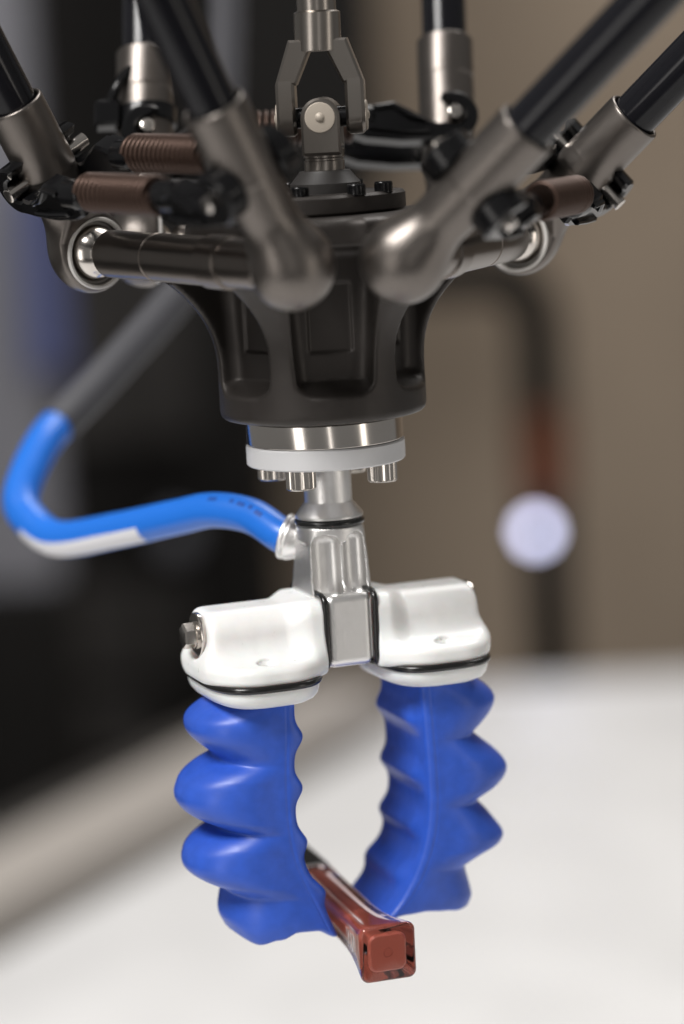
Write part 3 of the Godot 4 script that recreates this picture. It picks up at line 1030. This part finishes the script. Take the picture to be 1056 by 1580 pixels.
func build_hose() -> void:
	var t := thing("air_hose", "bright blue air hose curving from the gripper's fitting to a grey sleeve", "hose", Vector3(-0.0165, 0.4584, -0.015))
	var o := Vector3(-16.5, 458.4, -15.0)
	var b := Basis(Vector3.UP, deg_to_rad(GRIP_YAW))
	var st := b * Vector3(-4.6, 456.9, -12.0)
	var dr := b * Vector3(-0.76, 0.30, -0.57).normalized()
	var pts := [st + dr * 5.0, st + dr * 9.0, Vector3(-26.5, 464.9, -22.5), Vector3(-39.7, 466.0, -33.0), Vector3(-53.1, 462.2, -46.0), Vector3(-75.5, 455.3, -68.0), Vector3(-98.8, 449.8, -90.0), Vector3(-110.6, 455.6, -104.0), Vector3(-114.1, 461.8, -112.0), Vector3(-111.4, 470.7, -122.0), Vector3(-106.3, 479.8, -134.0), Vector3(-101.6, 484.8, -145.0)]
	for i in pts.size():
		pts[i] -= o
	var path := spline(pts, 10)
	var g := Geo.new()
	var hr := []
	for i in path.size():
		hr.append(lerpf(6.1, 6.9, clampf((i - 30) / 60.0, 0, 1)))
	g.tube(path, hr, 28)
	var hose := part("hose", g, M.hose, t)
	# pale band along the underside
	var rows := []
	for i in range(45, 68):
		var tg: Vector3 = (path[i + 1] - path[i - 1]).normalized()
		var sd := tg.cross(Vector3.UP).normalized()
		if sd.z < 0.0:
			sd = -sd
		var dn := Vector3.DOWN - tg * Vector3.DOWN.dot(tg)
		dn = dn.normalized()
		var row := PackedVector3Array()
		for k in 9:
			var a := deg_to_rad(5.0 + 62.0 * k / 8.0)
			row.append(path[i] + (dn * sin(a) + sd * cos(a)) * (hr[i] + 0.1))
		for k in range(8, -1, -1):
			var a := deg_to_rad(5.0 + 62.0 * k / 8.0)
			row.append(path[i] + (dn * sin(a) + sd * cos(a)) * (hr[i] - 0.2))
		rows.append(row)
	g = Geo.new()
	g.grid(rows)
	part("pale_band", g, M.label, hose)
	# worn dark print on the hose's upper side near the fitting, too faint to read
	for k in [[15, 17, 40.0], [18, 19, 44.0], [20, 22, 40.0], [23, 24, 43.0], [27, 29, 41.0]]:
		var prow := []
		for i in range(k[0], k[1] + 1):
			var tg: Vector3 = (path[i + 1] - path[i - 1]).normalized()
			var sd := tg.cross(Vector3.UP).normalized()
			if sd.z < 0.0:
				sd = -sd
			var upw := (Vector3.UP - tg * tg.y).normalized()
			var row := PackedVector3Array()
			for e in 2:
				for m in 5:
					var a := deg_to_rad(k[2] + 16.0 * (m if e == 0 else 4 - m) / 4.0)
					row.append(path[i] + (upw * sin(a) + sd * cos(a)) * (6.16 if e == 0 else 5.9))
			prow.append(row)
		g = Geo.new()
		g.grid(prow)
		part("printed_mark", g, M.print, hose)
	var sp := [Vector3(-102.5, 484.0, -143.4), Vector3(-95.2, 490.0, -155.0), Vector3(-80.3, 503.5, -175.0), Vector3(-59.3, 524.0, -195.0), Vector3(-45.2, 540.5, -205.0), Vector3(-36.2, 565.3, -212.0), Vector3(-32.9, 603.5, -218.0), Vector3(-28.8, 666.7, -220.0), Vector3(-28.8, 760, -220)]
	for i in sp.size():
		sp[i] -= o
	g = Geo.new()
	var spath := spline(sp, 10)
	var rad := []
	for i in spath.size():
		rad.append(7.6 + (0.35 if i % 2 else 0.0))
	g.tube(spath, rad, 24)
	part("sleeve", g, M.sleeve, t)


# ---------------------------------------------------------------- the surroundings, all out of focus
func build_place() -> void:
	var g := Geo.new()
	g.box(Vector3(9000, 40, 9000), 2.0, Transform3D(Basis.IDENTITY, Vector3(0, -720, -1000)))
	var fl := part("floor", g, M.floor, self)
	tag(fl, "dark floor of the workshop behind and below the white table", "floor", "", "structure")
	g = Geo.new()
	g.box(Vector3(6000, 4200, 60), 2.0, Transform3D(Basis.IDENTITY, Vector3(1400, 1380, -3600)))
	var w := part("wall", g, M.wall, self)
	tag(w, "plain beige brown wall behind the right half of the scene", "wall", "", "structure")
	# white table: its left edge runs off towards the back
	var t := thing("work_table", "white work table under the gripper with its left edge running back to a corner", "table", Vector3(0.4, 0, -0.9))
	g = Geo.new()
	var poly := PackedVector2Array([Vector2(0.112, 1.855), Vector2(1.6, 1.845), Vector2(1.6, -0.7), Vector2(-0.87, -0.7), Vector2(-0.82, 0.10), Vector2(-0.256, 1.048), Vector2(0.025, 1.643)])
	for i in poly.size():
		poly[i] = (poly[i] - Vector2(0.4, 0.9)) * 1000.0
	g.prism(poly, 30.0, 4.0, Transform3D(Basis(Vector3.RIGHT, -PI / 2), Vector3(0, -15, 0)), 20.0)
	part("table_top", g, M.table, t)
	for p in [Vector3(-150, 0, -650), Vector3(1100, 0, -850), Vector3(1100, 0, 1400), Vector3(-1000, 0, 1400)]:
		g = Geo.new()
		g.box(Vector3(50, 680, 50), 4.0, Transform3D(Basis.IDENTITY, Vector3(p.x, -368, p.z)))
		part("leg", g, M.machine_grey, t)
	# pale rail beside the table
	t = thing("guide_rail", "pale grey guide rail running beside the left edge of the white table", "rail", Vector3(-0.25, -0.02, -1.3))
	var e1 := Vector2(-0.62, -0.40)
	var e2 := Vector2(0.10, -1.93)
	var dir := (e2 - e1).normalized()
	var nrm := Vector2(dir.y, -dir.x)
	if nrm.x > 0:
		nrm = -nrm
	g = Geo.new()
	var q := PackedVector2Array()
	for pr in [e1 + nrm * 0.055, e2 + nrm * 0.055, e2 + nrm * 0.15, e1 + nrm * 0.15]:
		q.append(Vector2((pr.x + 0.25) * 1000.0, -(pr.y + 1.3) * 1000.0))
	g.prism(q, 60.0, 4.0, Transform3D(Basis(Vector3.RIGHT, -PI / 2), Vector3(0, -30, 0)))
	part("rail_top", g, M.rail, t)
	g = Geo.new()
	q = PackedVector2Array()
	for pr in [e1 + nrm * 0.15, e2 + nrm * 0.15, e2 + nrm * 0.27, e1 + nrm * 0.27]:
		q.append(Vector2((pr.x + 0.25) * 1000.0, -(pr.y + 1.3) * 1000.0))
	g.prism(q, 40.0, 4.0, Transform3D(Basis(Vector3.RIGHT, -PI / 2), Vector3(0, -62, 0)))
	part("cable_tray", g, M.tray, t)
	for f in [0.15, 0.85]:
		var pp := e1.lerp(e2, f) + nrm * 0.11
		g = Geo.new()
		g.box(Vector3(60, 580, 60), 4.0, Transform3D(Basis.IDENTITY, Vector3((pp.x + 0.25) * 1000.0, -350, (pp.y + 1.3) * 1000.0)))
		part("rail_post", g, M.machine_grey, t)
	# black machine on the left
	t = thing("machine_cabinet", "tall black machine cabinet filling the dark left background", "machine", Vector3(-0.9, -0.7, -2.9))
	g = Geo.new()
	g.box(Vector3(1700, 3600, 700), 8.0, Transform3D(Basis.IDENTITY, Vector3(-30, 1800, 0)))
	part("housing", g, M.machine, t)
	g = Geo.new()
	g.box(Vector3(1000, 900, 500), 8.0, Transform3D(Basis.IDENTITY, Vector3(475, 1590, 110)))
	part("hood", g, M.machine, t)
	g = Geo.new()
	g.lathe([Vector2(30, 0), Vector2(30, 26), Vector2(26, 30), Vector2(2, 31)], 32, Transform3D(Basis(Vector3.RIGHT, PI / 2), Vector3(520, 1230, 350)))
	part("knob", g, M.machine_grey, t)
	g = Geo.new()
	g.lathe([Vector2(22, 0), Vector2(22, 20), Vector2(18, 24), Vector2(2, 25)], 32, Transform3D(Basis(Vector3.RIGHT, PI / 2), Vector3(700, 752, 352)))
	part("knob", g, M.machine_grey, t)
	for p in [[560.0, 640.0, 300.0, 120.0], [640.0, 1000.0, 190.0, 260.0], [330.0, 830.0, 240.0, 90.0], [420.0, 520.0, 500.0, 70.0]]:
		g = Geo.new()
		g.box(Vector3(p[2], p[3], 16), 3.0, Transform3D(Basis.IDENTITY, Vector3(p[0], p[1], 357)))
		part("access_panel", g, M.machine_panel, t)
	# grey post with a blue panel at the far left
	t = thing("machine_post", "blurred grey upright post with a blue panel at the left edge", "post", Vector3(-0.30, -0.7, -2.0))
	g = Geo.new()
	g.box(Vector3(95, 1500, 80), 6.0, Transform3D(Basis.IDENTITY, Vector3(-32, 1550, 0)))
	part("upright", g, M.machine_grey, t)
	g = Geo.new()
	g.box(Vector3(110, 796, 90), 6.0, Transform3D(Basis.IDENTITY, Vector3(-32, 400, 0)))
	part("base", g, M.machine, t)
	g = Geo.new()
	g.box(Vector3(44, 190, 20), 3.0, Transform3D(Basis.IDENTITY, Vector3(18, 1115, 52)))
	part("panel", g, M.machine_blue, t)
	# bent dark stand with a small round lamp
	t = thing("lamp_stand", "dark bent stand with a small round white lamp behind the table", "stand", Vector3(0.215, -0.7, -2.02))
	g = Geo.new()
	g.tube(spline([Vector3(0, 0, 0), Vector3(0, 600, 0), Vector3(0, 980, 0), Vector3(-2, 1050, 0), Vector3(-24, 1084, 0), Vector3(-60, 1090, 0), Vector3(-130, 1090, 0)], 8), 24.0, 16)
	part("pole", g, M.stand, t)
	g = Geo.new()
	g.lathe([Vector2(60, 0), Vector2(60, 10), Vector2(54, 14), Vector2(17, 16)], 32)
	part("foot", g, M.stand, t)
	g = Geo.new()
	g.lathe([Vector2(24.5, -45), Vector2(27, -42), Vector2(27, 42), Vector2(24.5, 45)], 24, Transform3D(Basis.IDENTITY, Vector3(0, 905, 0)))
	part("collar", g, M.stand_red, t)
	g = Geo.new()
	g.lathe([Vector2(16, 0), Vector2(16, 10), Vector2(12, 14)], 24, Transform3D(Basis(Vector3.RIGHT, PI / 2), Vector3(-14, 829, 22)))
	part("lamp_housing", g, M.stand, t)
	g = Geo.new()
	var pr2 := []
	for i in 13:
		var a := -PI / 2 + PI * i / 12.0
		pr2.append(Vector2(maxf(0.01, 11.0 * cos(a)), 11.0 * sin(a)))
	g.lathe(pr2, 24, Transform3D(Basis.IDENTITY, Vector3(-14, 829, 46)))
	part("lamp_bulb", g, M.lamp, t)
	var ol := OmniLight3D.new()
	ol.name = "lamp_glow"
	ol.position = Vector3(-0.014, 0.829, 0.046)
	ol.light_energy = 0.004
	ol.light_size = 0.011
	ol.light_color = Color(0.86, 0.87, 1.0)
	ol.omni_range = 8.0
	ol.omni_attenuation = 2.0
	ol.shadow_enabled = true
	t.add_child(ol, true)


func area(called: String, at: Vector3, look: Vector3, size: Vector2, energy: float, c: Color) -> void:
	var l := AreaLight3D.new()
	l.name = called
	add_child(l)
	l.look_at_from_position(at, look, Vector3.BACK if absf((look - at).normalized().y) > 0.9 else Vector3.UP)
	l.area_size = size
	l.area_normalize_energy = true
	l.light_energy = energy
	l.light_color = c
	l.area_range = 12.0
	l.area_attenuation = 2.0
	l.shadow_enabled = true


func _ready() -> void:
	# camera
	var cam := Camera3D.new()
	cam.name = "camera"
	add_child(cam)
	cam.position = Vector3(0.00429, 0.6166, 0.95)
	cam.rotation_degrees = Vector3(-8.88, 0, -3.0)
	var at := CameraAttributesPhysical.new()
	at.frustum_focal_length = 68.05
	at.frustum_focus_distance = 0.94
	at.frustum_near = 0.05
	at.frustum_far = 60.0
	at.exposure_aperture = 2.2
	cam.attributes = at
	cam.fov = 20.0
	cam.current = true
	# light: soft ceiling panels out of the picture and a dim room
	var we := WorldEnvironment.new()
	we.name = "environment"
	var env := Environment.new()
	env.background_mode = Environment.BG_COLOR
	env.background_color = lin(0.17, 0.167, 0.163)
	env.tonemap_mode = Environment.TONE_MAPPER_LINEAR
	env.tonemap_exposure = 1.06
	env.sdfgi_enabled = true
	env.ssao_enabled = true
	env.ssil_enabled = true
	we.environment = env
	add_child(we)
	area("ceiling_panel_light", Vector3(-0.8, 1.9, 0.9), Vector3(0, 0.45, 0), Vector2(0.8, 0.55), 4.3, Color(1.0, 0.99, 0.98))
	area("ceiling_panel_light_001", Vector3(0.7, 2.4, -1.2), Vector3(0.5, 0, -1.2), Vector2(1.4, 1.4), 4.3, Color(1.0, 0.99, 0.98))
	area("added_strip_light", Vector3(-1.5, 0.35, 1.9), Vector3(0, 0.45, 0), Vector2(0.55, 1.5), 0.8, Color(1.0, 0.98, 0.96))  # three unseen upright strips, added for front fill and streaks on the metal
	area("added_strip_light_001", Vector3(0.35, 0.35, 2.6), Vector3(0, 0.45, 0), Vector2(0.12, 1.5), 0.16, Color(1.0, 0.98, 0.96))
	area("added_strip_light_002", Vector3(1.8, 0.35, 1.1), Vector3(0, 0.45, 0), Vector2(0.26, 1.5), 0.4, Color(1.0, 0.97, 0.93))
	materials()
	build_place()
	build_robot()
	build_gripper()
	build_hose()
	build_gloss()
